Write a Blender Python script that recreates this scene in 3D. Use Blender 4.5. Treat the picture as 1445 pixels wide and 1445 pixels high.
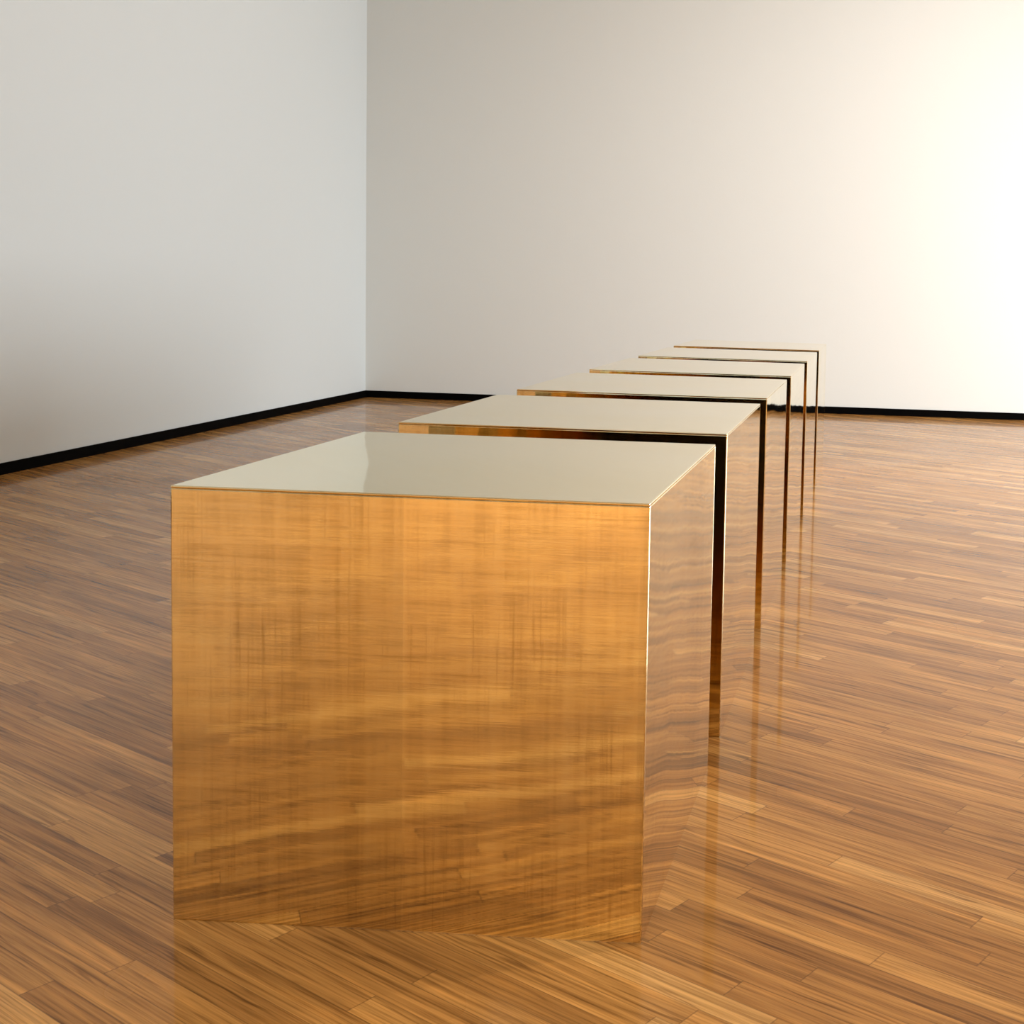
import bpy, bmesh, math
from mathutils import Vector, Matrix

for o in list(bpy.data.objects):
    bpy.data.objects.remove(o)
scene = bpy.context.scene
COL = scene.collection
rad = math.radians

# ------------------------------------------------------------------ camera
F_PX, CX, CY = 1802.5, 1170.9, 529.9
YAW, PITCH, ROLL = -0.0457, -0.0720, 0.0305
cam_d = bpy.data.cameras.new('camera')
cam = bpy.data.objects.new('camera', cam_d)
COL.objects.link(cam)
fwd = Vector((math.sin(YAW)*math.cos(PITCH), math.cos(YAW)*math.cos(PITCH), math.sin(PITCH)))
rgt = Vector((math.cos(YAW), -math.sin(YAW), 0))
up = rgt.cross(fwd)
r2 = rgt*math.cos(ROLL) + up*math.sin(ROLL)
u2 = -rgt*math.sin(ROLL) + up*math.cos(ROLL)
M = Matrix((r2, u2, -fwd)).transposed().to_4x4()
M.translation = Vector((1.5383, -2.6611, 1.4461))
cam.matrix_world = M
cam_d.sensor_width = 36
cam_d.sensor_fit = 'HORIZONTAL'
cam_d.lens = F_PX/1445*36
cam_d.shift_x = (722.5-CX)/1445
cam_d.shift_y = (CY-722.5)/1445
cam_d.clip_start = 0.05
scene.camera = cam

# ------------------------------------------------------------------ world, exposure
world = bpy.data.worlds.new('daylight')
scene.world = world
world.use_nodes = True
bg = world.node_tree.nodes['Background']
bg.inputs['Color'].default_value = (0.80, 0.90, 1.0, 1)
bg.inputs['Strength'].default_value = 1.0
vs = scene.view_settings
vs.view_transform = 'Standard'
vs.look = 'None'
vs.exposure = 0.0
vs.gamma = 1.0
vs.use_curve_mapping = False
scene.cycles.max_bounces = 16
scene.cycles.glossy_bounces = 12

# room size (metres)
XL, XR, YB, YF, HC = -4.37, 7.6, 11.50, -11.5, 6.0

# ------------------------------------------------------------------ large lights
def area(name, loc, target, sx, sy, power, color):
    d = bpy.data.lights.new(name, 'AREA')
    d.shape = 'RECTANGLE'
    d.size, d.size_y = sx, sy
    d.energy = power
    d.color = color
    o = bpy.data.objects.new(name, d)
    COL.objects.link(o)
    o.location = loc
    o.rotation_euler = (Vector(target)-Vector(loc)).to_track_quat('-Z', 'Y').to_euler()
    return o

# daylight entering through the window in the right-hand wall; overhead fill added behind camera
area('daylight_right', (XR+0.02, 7.25, 1.25), (XL, 7.25, 1.25), 5.5, 1.9, 570, (0.92, 0.97, 1.0))
fill_l = area('overhead_fill', (1.6, -6.4, HC+0.02), (1.6, -6.4, 0), 8.0, 6.4, 640, (1.0, 0.94, 0.75))
fill_l.data.spread = rad(95)       # narrowed so the added fill brightens the floor, not the back wall
sp = bpy.data.lights.new('wall_washer', 'SPOT')
sp.energy = 1850
sp.color = (1.0, 0.92, 0.85)
sp.spot_size = rad(78)
sp.spot_blend = 1.0
sp.shadow_soft_size = 0.12
spo = bpy.data.objects.new('wall_washer', sp)
COL.objects.link(spo)
spo.location = (4.8, 2.6, 5.6)
spo.rotation_euler = (Vector((2.3, YB, 0.3))-spo.location).to_track_quat('-Z', 'Y').to_euler()

sp2 = sp.copy()
sp2.energy = 900
sp2.color = (1.0, 0.86, 0.68)
sp2.spot_size = rad(88)
sp2.spot_blend = 1.0
spo2 = bpy.data.objects.new('floor_fill_spot', sp2)  # unseen spot added to brighten the right-hand floor
COL.objects.link(spo2)
spo2.location = (5.2, 2.2, 5.6)
spo2.rotation_euler = (Vector((3.4, 2.6, 0))-spo2.location).to_track_quat('-Z', 'Y').to_euler()

# ------------------------------------------------------------------ material helpers
class NT:
    def __init__(s, name):
        s.m = bpy.data.materials.new(name)
        s.m.use_nodes = True
        s.t = s.m.node_tree
        s.b = s.t.nodes['Principled BSDF']
    def n(s, kind, **kw):
        x = s.t.nodes.new(kind)
        for k, v in kw.items():
            setattr(x, k, v)
        return x
    def put(s, sock, v):
        if isinstance(v, bpy.types.NodeSocket):
            s.t.links.new(v, sock)
        else:
            sock.default_value = v
    def math(s, op, a, b=0.0, c=0.0):
        x = s.n('ShaderNodeMath', operation=op)
        s.put(x.inputs[0], a); s.put(x.inputs[1], b); s.put(x.inputs[2], c)
        return x.outputs[0]
    def rng(s, v, a, b, c, d):
        x = s.n('ShaderNodeMapRange')
        for i, q in enumerate((v, a, b, c, d)):
            s.put(x.inputs[i], q)
        return x.outputs[0]
    def comb(s, x, y, z):
        c = s.n('ShaderNodeCombineXYZ')
        s.put(c.inputs[0], x); s.put(c.inputs[1], y); s.put(c.inputs[2], z)
        return c.outputs[0]
    def noise(s, vec, scale, detail=2.0, rough=0.5):
        x = s.n('ShaderNodeTexNoise')
        s.put(x.inputs['Vector'], vec)
        x.inputs['Scale'].default_value = scale
        x.inputs['Detail'].default_value = detail
        x.inputs['Roughness'].default_value = rough
        return x.outputs[0]
    def white(s, vec):
        x = s.n('ShaderNodeTexWhiteNoise', noise_dimensions='3D')
        s.put(x.inputs['Vector'], vec)
        return x.outputs['Value'], x.outputs['Color']
    def ramp(s, v, stops):
        x = s.n('ShaderNodeValToRGB')
        e = x.color_ramp.elements
        while len(e) < len(stops):
            e.new(0.5)
        for i, (p, c) in enumerate(stops):
            e[i].position = p
            e[i].color = (*c, 1)
        s.put(x.inputs[0], v)
        return x.outputs[0]
    def mix(s, f, a, b, mode='MIX'):
        x = s.n('ShaderNodeMix', data_type='RGBA', blend_type=mode)
        s.put(x.inputs[0], f); s.put(x.inputs[6], a); s.put(x.inputs[7], b)
        return x.outputs[2]
    def pos(s):
        g = s.n('ShaderNodeNewGeometry')
        x = s.n('ShaderNodeSeparateXYZ')
        s.t.links.new(g.outputs['Position'], x.inputs[0])
        return g, x.outputs[0], x.outputs[1], x.outputs[2]
    def bump(s, h, strength, dist, normal=None):
        x = s.n('ShaderNodeBump')
        x.inputs['Strength'].default_value = strength
        x.inputs['Distance'].default_value = dist
        s.put(x.inputs['Height'], h)
        if normal is not None:
            s.put(x.inputs['Normal'], normal)
        return x.outputs[0]

def plain(name, col, rough=0.6, metal=0.0, spec=0.5, tex=None):
    k = NT(name)
    k.b.inputs['Base Color'].default_value = (*col, 1)
    k.b.inputs['Roughness'].default_value = rough
    k.b.inputs['Metallic'].default_value = metal
    k.b.inputs['Specular IOR Level'].default_value = spec
    if tex:
        g, x, y, z = k.pos()
        n = k.noise(g.outputs['Position'], tex[0], 3)
        k.put(k.b.inputs['Normal'], k.bump(n, tex[1], 0.01))
    return k.m

# ---- strip parquet, laid diagonally to the room
def wood_floor():
    k = NT('strip_parquet')
    g, x, y, z = k.pos()
    A = rad(PLANK)                                  # direction of the strips
    ca, sa = math.cos(A), math.sin(A)
    u = k.math('ADD', k.math('MULTIPLY', x, ca), k.math('MULTIPLY', y, sa))
    v = k.math('ADD', k.math('MULTIPLY', x, -sa), k.math('MULTIPLY', y, ca))
    Wd, L = 0.068, 0.95
    vr = k.math('DIVIDE', v, Wd)
    row = k.math('FLOOR', vr)
    off, _ = k.white(k.comb(row, 3.7, 0.0))
    ur = k.math('ADD', k.math('DIVIDE', u, L), k.math('MULTIPLY', off, 7.0))
    col = k.math('FLOOR', ur)
    rv, rc = k.white(k.comb(row, col, 1.3))
    rv2, _ = k.white(k.comb(row, col, 9.1))
    base = k.ramp(rv, [(0.0, (0.300, 0.135, 0.036)), (0.22, (0.375, 0.175, 0.048)),
                       (0.55, (0.430, 0.207, 0.058)), (0.82, (0.480, 0.240, 0.070)), (1.0, (0.58, 0.32, 0.11))])
    # grain: long streaks along each strip, shifted per strip
    gv = k.comb(k.math('ADD', k.math('MULTIPLY', u, 1.6), k.math('MULTIPLY', rv, 40.0)),
                k.math('MULTIPLY', v, 55.0), k.math('MULTIPLY', rv2, 30.0))
    g1 = k.noise(gv, 1.0, 4, 0.65)
    warp = k.math('MULTIPLY', k.math('SUBTRACT', k.noise(k.comb(u, k.math('MULTIPLY', v, 6.0), rv), 3.0, 2), 0.5), 0.05)
    vw = k.math('ADD', v, warp)
    g3 = k.noise(k.comb(k.math('ADD', k.math('MULTIPLY', u, 2.2), k.math('MULTIPLY', rv2, 17.0)), k.math('MULTIPLY', vw, 48.0), k.math('MULTIPLY', rv, 13.0)), 1.0, 3, 0.6)
    gv2 = k.comb(k.math('ADD', k.math('MULTIPLY', u, 3.0), k.math('MULTIPLY', rv2, 31.0)),
                 k.math('MULTIPLY', v, 170.0), rv)
    g2 = k.noise(gv2, 1.0, 3, 0.6)
    c = k.mix(1.0, base, k.ramp(g1, [(0.30, (0.60, 0.54, 0.48)), (0.48, (1.0, 1.0, 1.0)), (0.72, (1.32, 1.35, 1.4))]), 'MULTIPLY')
    c = k.mix(0.75, c, k.ramp(g2, [(0.33, (0.50, 0.45, 0.40)), (0.5, (1, 1, 1)), (0.7, (1.18, 1.18, 1.2))]), 'MULTIPLY')
    c = k.mix(0.85, c, k.ramp(g3, [(0.32, (0.40, 0.34, 0.28)), (0.40, (0.88, 0.86, 0.84)), (0.55, (1, 1, 1)), (0.68, (1.25, 1.22, 1.15))]), 'MULTIPLY')
    # joints
    fv = k.math('ABSOLUTE', k.math('SUBTRACT', k.math('FRACT', vr), 0.5))
    fu = k.math('ABSOLUTE', k.math('SUBTRACT', k.math('FRACT', ur), 0.5))
    jv = k.math('GREATER_THAN', fv, 0.482)
    ju = k.math('GREATER_THAN', fu, 0.4983)
    j = k.math('MAXIMUM', jv, ju)
    c = k.mix(k.math('MULTIPLY', j, 0.40), c, (0.05, 0.022, 0.010, 1))
    k.put(k.b.inputs['Base Color'], c)
    big = k.noise(g.outputs['Position'], 1.7, 2)
    k.put(k.b.inputs['Roughness'], k.rng(big, 0.3, 0.7, 0.20, 0.28))
    k.b.inputs['Specular IOR Level'].default_value = 0.04
    k.b.inputs['Coat Weight'].default_value = 0.36
    k.b.inputs['Coat Roughness'].default_value = 0.045
    k.b.inputs['Coat IOR'].default_value = 1.42
    hgt = k.math('ADD', k.math('MULTIPLY', g1, 0.35), k.math('MULTIPLY', k.math('SUBTRACT', 1.0, j), 0.4))
    hgt = k.math('ADD', hgt, k.math('MULTIPLY', rv2, 0.3))
    nb = k.bump(hgt, 0.08, 0.002)
    k.put(k.b.inputs['Normal'], nb)
    k.put(k.b.inputs['Coat Normal'], k.bump(k.math('ADD', k.math('MULTIPLY', rv2, 0.5), big), 0.05, 0.002))
    return k.m

# ---- lightly brushed, polished brass sheet
def brass(name, brushed=1.0):
    k = NT(name)
    g, x, y, z = k.pos()
    h = k.math('ADD', x, k.math('MULTIPLY', y, 0.93))           # runs along every side panel
    streak_v = k.noise(k.comb(k.math('MULTIPLY', h, 26.0), y, k.math('MULTIPLY', z, 0.9)), 1.0, 4, 0.7)
    streak_h = k.noise(k.comb(k.math('MULTIPLY', h, 2.2), y, k.math('MULTIPLY', z, 95.0)), 1.0, 4, 0.7)
    band, _ = k.white(k.comb(k.math('FLOOR', k.math('MULTIPLY', h, 3.9)), 2.0, 5.0))
    tint = k.math('ADD', k.math('MULTIPLY', streak_v, 0.5), k.math('MULTIPLY', streak_h, 0.5))
    c = k.ramp(tint, [(0.30, (0.62, 0.50, 0.27)), (0.5, (0.93, 0.80, 0.49)), (0.70, (1.0, 0.91, 0.62))])
    fl = k.noise(k.comb(k.math('MULTIPLY', h, 95.0), y, k.math('MULTIPLY', z, 3.5)), 1.0, 2, 0.6)
    fh = k.noise(k.comb(k.math('MULTIPLY', h, 7.0), y, k.math('MULTIPLY', z, 170.0)), 1.0, 2, 0.6)
    patch = k.rng(k.noise(k.comb(h, y, k.math('MULTIPLY', z, 1.3)), 3.2, 1), 0.42, 0.62, 0.0, 1.0)
    ln = k.math('MULTIPLY', k.math('MAXIMUM', k.rng(fl, 0.54, 0.70, 0, 1), k.rng(fh, 0.54, 0.70, 0, 1)), k.rng(patch, 0, 1, 0.12, 0.45))
    c = k.mix(ln, c, (0.50, 0.38, 0.18, 1))
    bandf = k.rng(band, 0, 1, 0.90, 1.03)
    c = k.mix(1.0, c, k.comb(bandf, bandf, bandf), 'MULTIPLY')
    c = k.mix(brushed, (0.93, 0.81, 0.52, 1), c)
    k.put(k.b.inputs['Base Color'], c)
    k.b.inputs['Metallic'].default_value = 1.0
    r = 0.045 if brushed < 0.5 else k.rng(tint, 0.35, 0.65, 0.025, 0.06)
    k.put(k.b.inputs['Roughness'], r)
    wave = k.noise(g.outputs['Position'], 4.5, 1, 0.4)
    n1 = k.bump(k.noise(g.outputs['Position'], 1.9, 0), 0.35, 0.02, k.bump(wave, 0.10, 0.012))
    fine = k.math('ADD', k.math('MULTIPLY', streak_v, 0.6), k.math('MULTIPLY', streak_h, 0.9))
    k.put(k.b.inputs['Normal'], k.bump(fine, 0.030*brushed+0.002, 0.002, n1))
    return k.m

PLANK = 149.6
M_FLOOR = wood_floor()
M_BRASS = brass('brushed_brass')
M_TOP = brass('polished_brass', 0.1)
M_WALL = plain('white_painted_plaster', (0.765, 0.785, 0.765), 0.85, tex=(60, 0.05))
M_WALL_L = plain('white_plaster_daylight_tint', (0.735, 0.79, 0.81), 0.85, tex=(60, 0.05))  # same white plaster, with the cool daylight tint put into its colour
M_CEIL = plain('ceiling_paint', (0.78, 0.78, 0.76), 0.9, tex=(50, 0.05))
M_BLACK = plain('black_baseboard_lacquer', (0.002, 0.0018, 0.0018), 0.5, spec=0.02, tex=(30, 0.02))
M_FRAME = plain('white_window_frame', (0.7, 0.7, 0.68), 0.5, tex=(40, 0.02))

# ------------------------------------------------------------------ mesh helpers
def slab(name, lo, hi, mat, kind=None, parent=None, bevel=0.0, seg=2, origin=None):
    bm = bmesh.new()
    bmesh.ops.create_cube(bm, size=1)
    for v in bm.verts:
        v.co = Vector([lo[i] + (v.co[i]+0.5)*(hi[i]-lo[i]) for i in range(3)])
    if bevel:
        bmesh.ops.bevel(bm, geom=list(bm.edges), offset=bevel, segments=seg, affect='EDGES', profile=0.6)
    o_ = Vector(origin) if origin is not None else Vector((0, 0, 0))
    for v in bm.verts:
        v.co -= o_
    me = bpy.data.meshes.new(name)
    bm.to_mesh(me); bm.free()
    me.materials.append(mat)
    o = bpy.data.objects.new(name, me)
    COL.objects.link(o)
    o.location = o_
    if parent: o.parent = parent
    if kind: o['kind'] = kind
    return o

def multi(name, boxes, mat, kind='structure', parent=None):
    bm = bmesh.new()
    for lo, hi in boxes:
        r = bmesh.ops.create_cube(bm, size=1)
        for v in r['verts']:
            v.co = Vector([lo[i] + (v.co[i]+0.5)*(hi[i]-lo[i]) for i in range(3)])
    me = bpy.data.meshes.new(name)
    bm.to_mesh(me); bm.free()
    me.materials.append(mat)
    o = bpy.data.objects.new(name, me)
    COL.objects.link(o)
    if kind: o['kind'] = kind
    if parent: o.parent = parent
    return o

# ------------------------------------------------------------------ room
T = 0.2
slab('floor', (XL-T, YF-T, -0.1), (XR+T, YB+T, 0), M_FLOOR, 'structure')
slab('wall_left', (XL-T, YF, 0), (XL, YB, HC), M_WALL_L, 'structure')
slab('wall_back', (XL-T, YB, 0), (XR+T, YB+T, HC), M_WALL, 'structure')
def wall_with_window(name, axis, c0, c1, a0, a1, w0, w1, z0, z1):
    def b(p0, p1, q0, q1):
        return ((c0, p0, q0), (c1, p1, q1)) if axis == 'x' else ((p0, c0, q0), (p1, c1, q1))
    return multi(name, [b(a0, w0, 0, HC), b(w1, a1, 0, HC), b(w0, w1, 0, z0), b(w0, w1, z1, HC)], M_WALL)
wall_with_window('wall_right', 'x', XR, XR+T, YF, YB, 4.5, 10.0, 0.3, 2.2)
slab('wall_front', (XL-T, YF-T, 0), (XR+T, YF, HC), M_WALL, 'structure')
def window_bars(name, axis, c0, c1, w0, w1, z0, z1, n):
    b = []
    def q(p0, p1, q0, q1):
        b.append(((c0, p0, q0), (c1, p1, q1)) if axis == 'x' else ((p0, c0, q0), (p1, c1, q1)))
    q(w0, w1, z0, z0+.06); q(w0, w1, z1-.06, z1)
    for i in range(n+1):
        m = w0+.03+(w1-w0-.06)*i/n
        q(m-.03, m+.03, z0+.06, z1-.06)
    return multi(name, b, M_FRAME)
window_bars('window_1', 'x', XR+.08, XR+.14, 4.5, 10.0, .3, 2.2, 4)
# ceiling with an unseen opening made for the overhead fill
SX0, SX1, SY0, SY1 = -2.4, 5.6, -9.6, -3.2
multi('ceiling', [((XL-T, YF-T, HC), (SX0, YB+T, HC+T)), ((SX1, YF-T, HC), (XR+T, YB+T, HC+T)),
                  ((SX0, YF-T, HC), (SX1, SY0, HC+T)), ((SX0, SY1, HC), (SX1, YB+T, HC+T))], M_CEIL)
BH, BT = 0.078, 0.015
slab('baseboard_left', (XL, YF, 0), (XL+BT, YB, BH), M_BLACK, 'structure', bevel=.002)
slab('baseboard_back', (XL+BT, YB-BT, 0), (XR, YB, BH), M_BLACK, 'structure', bevel=.002)
slab('baseboard_right', (XR-BT, YF, 0), (XR, YB-BT, BH), M_BLACK, 'structure', bevel=.002)
slab('baseboard_front', (XL+BT, YF, 0), (XR-BT, YF+BT, BH), M_BLACK, 'structure', bevel=.002)

# ------------------------------------------------------------------ six brass boxes
W, D, H, GAP = 1.0436, 1.016, 0.9685, 0.2639
t = 0.006
LABELS = [
    'polished brass box nearest the camera, its whole front face in view, standing on wood floor',
    'second brass box in the row, right behind the large foremost one',
    'third brass box from the camera, between the second and the fourth',
    'fourth brass box from the camera, just past the middle of the row',
    'fifth brass box from the camera, last but one before the white back wall',
    'farthest brass box in the row, smallest in view, closest to the white back wall',
]
def make_box():
    root = bpy.data.objects.new('brass_box', None)
    COL.objects.link(root)
    root.empty_display_size = 0.2
    z1 = H - t
    b = .0025
    slab('top_panel', (0, 0, z1), (W, D, H), M_TOP, parent=root, bevel=b)
    slab('front_panel', (0, 0, 0), (W, t, z1), M_BRASS, parent=root, bevel=b)
    slab('back_panel', (0, D-t, 0), (W, D, z1), M_BRASS, parent=root, bevel=b)
    slab('side_panel', (0, t, 0), (t, D-t, z1), M_BRASS, parent=root, bevel=b)
    slab('side_panel', (W-t, t, 0), (W, D-t, z1), M_BRASS, parent=root, bevel=b)
    return root
proto = make_box()
for i in range(6):
    if i == 0:
        r = proto
    else:
        r = proto.copy(); COL.objects.link(r)
        for ch in list(proto.children):
            c = ch.copy(); COL.objects.link(c); c.parent = r
    r.location = (0, i*(D+GAP), 0)
    r['label'] = LABELS[i]
    r['category'] = 'box'
    r['group'] = 'six brass boxes in a row'
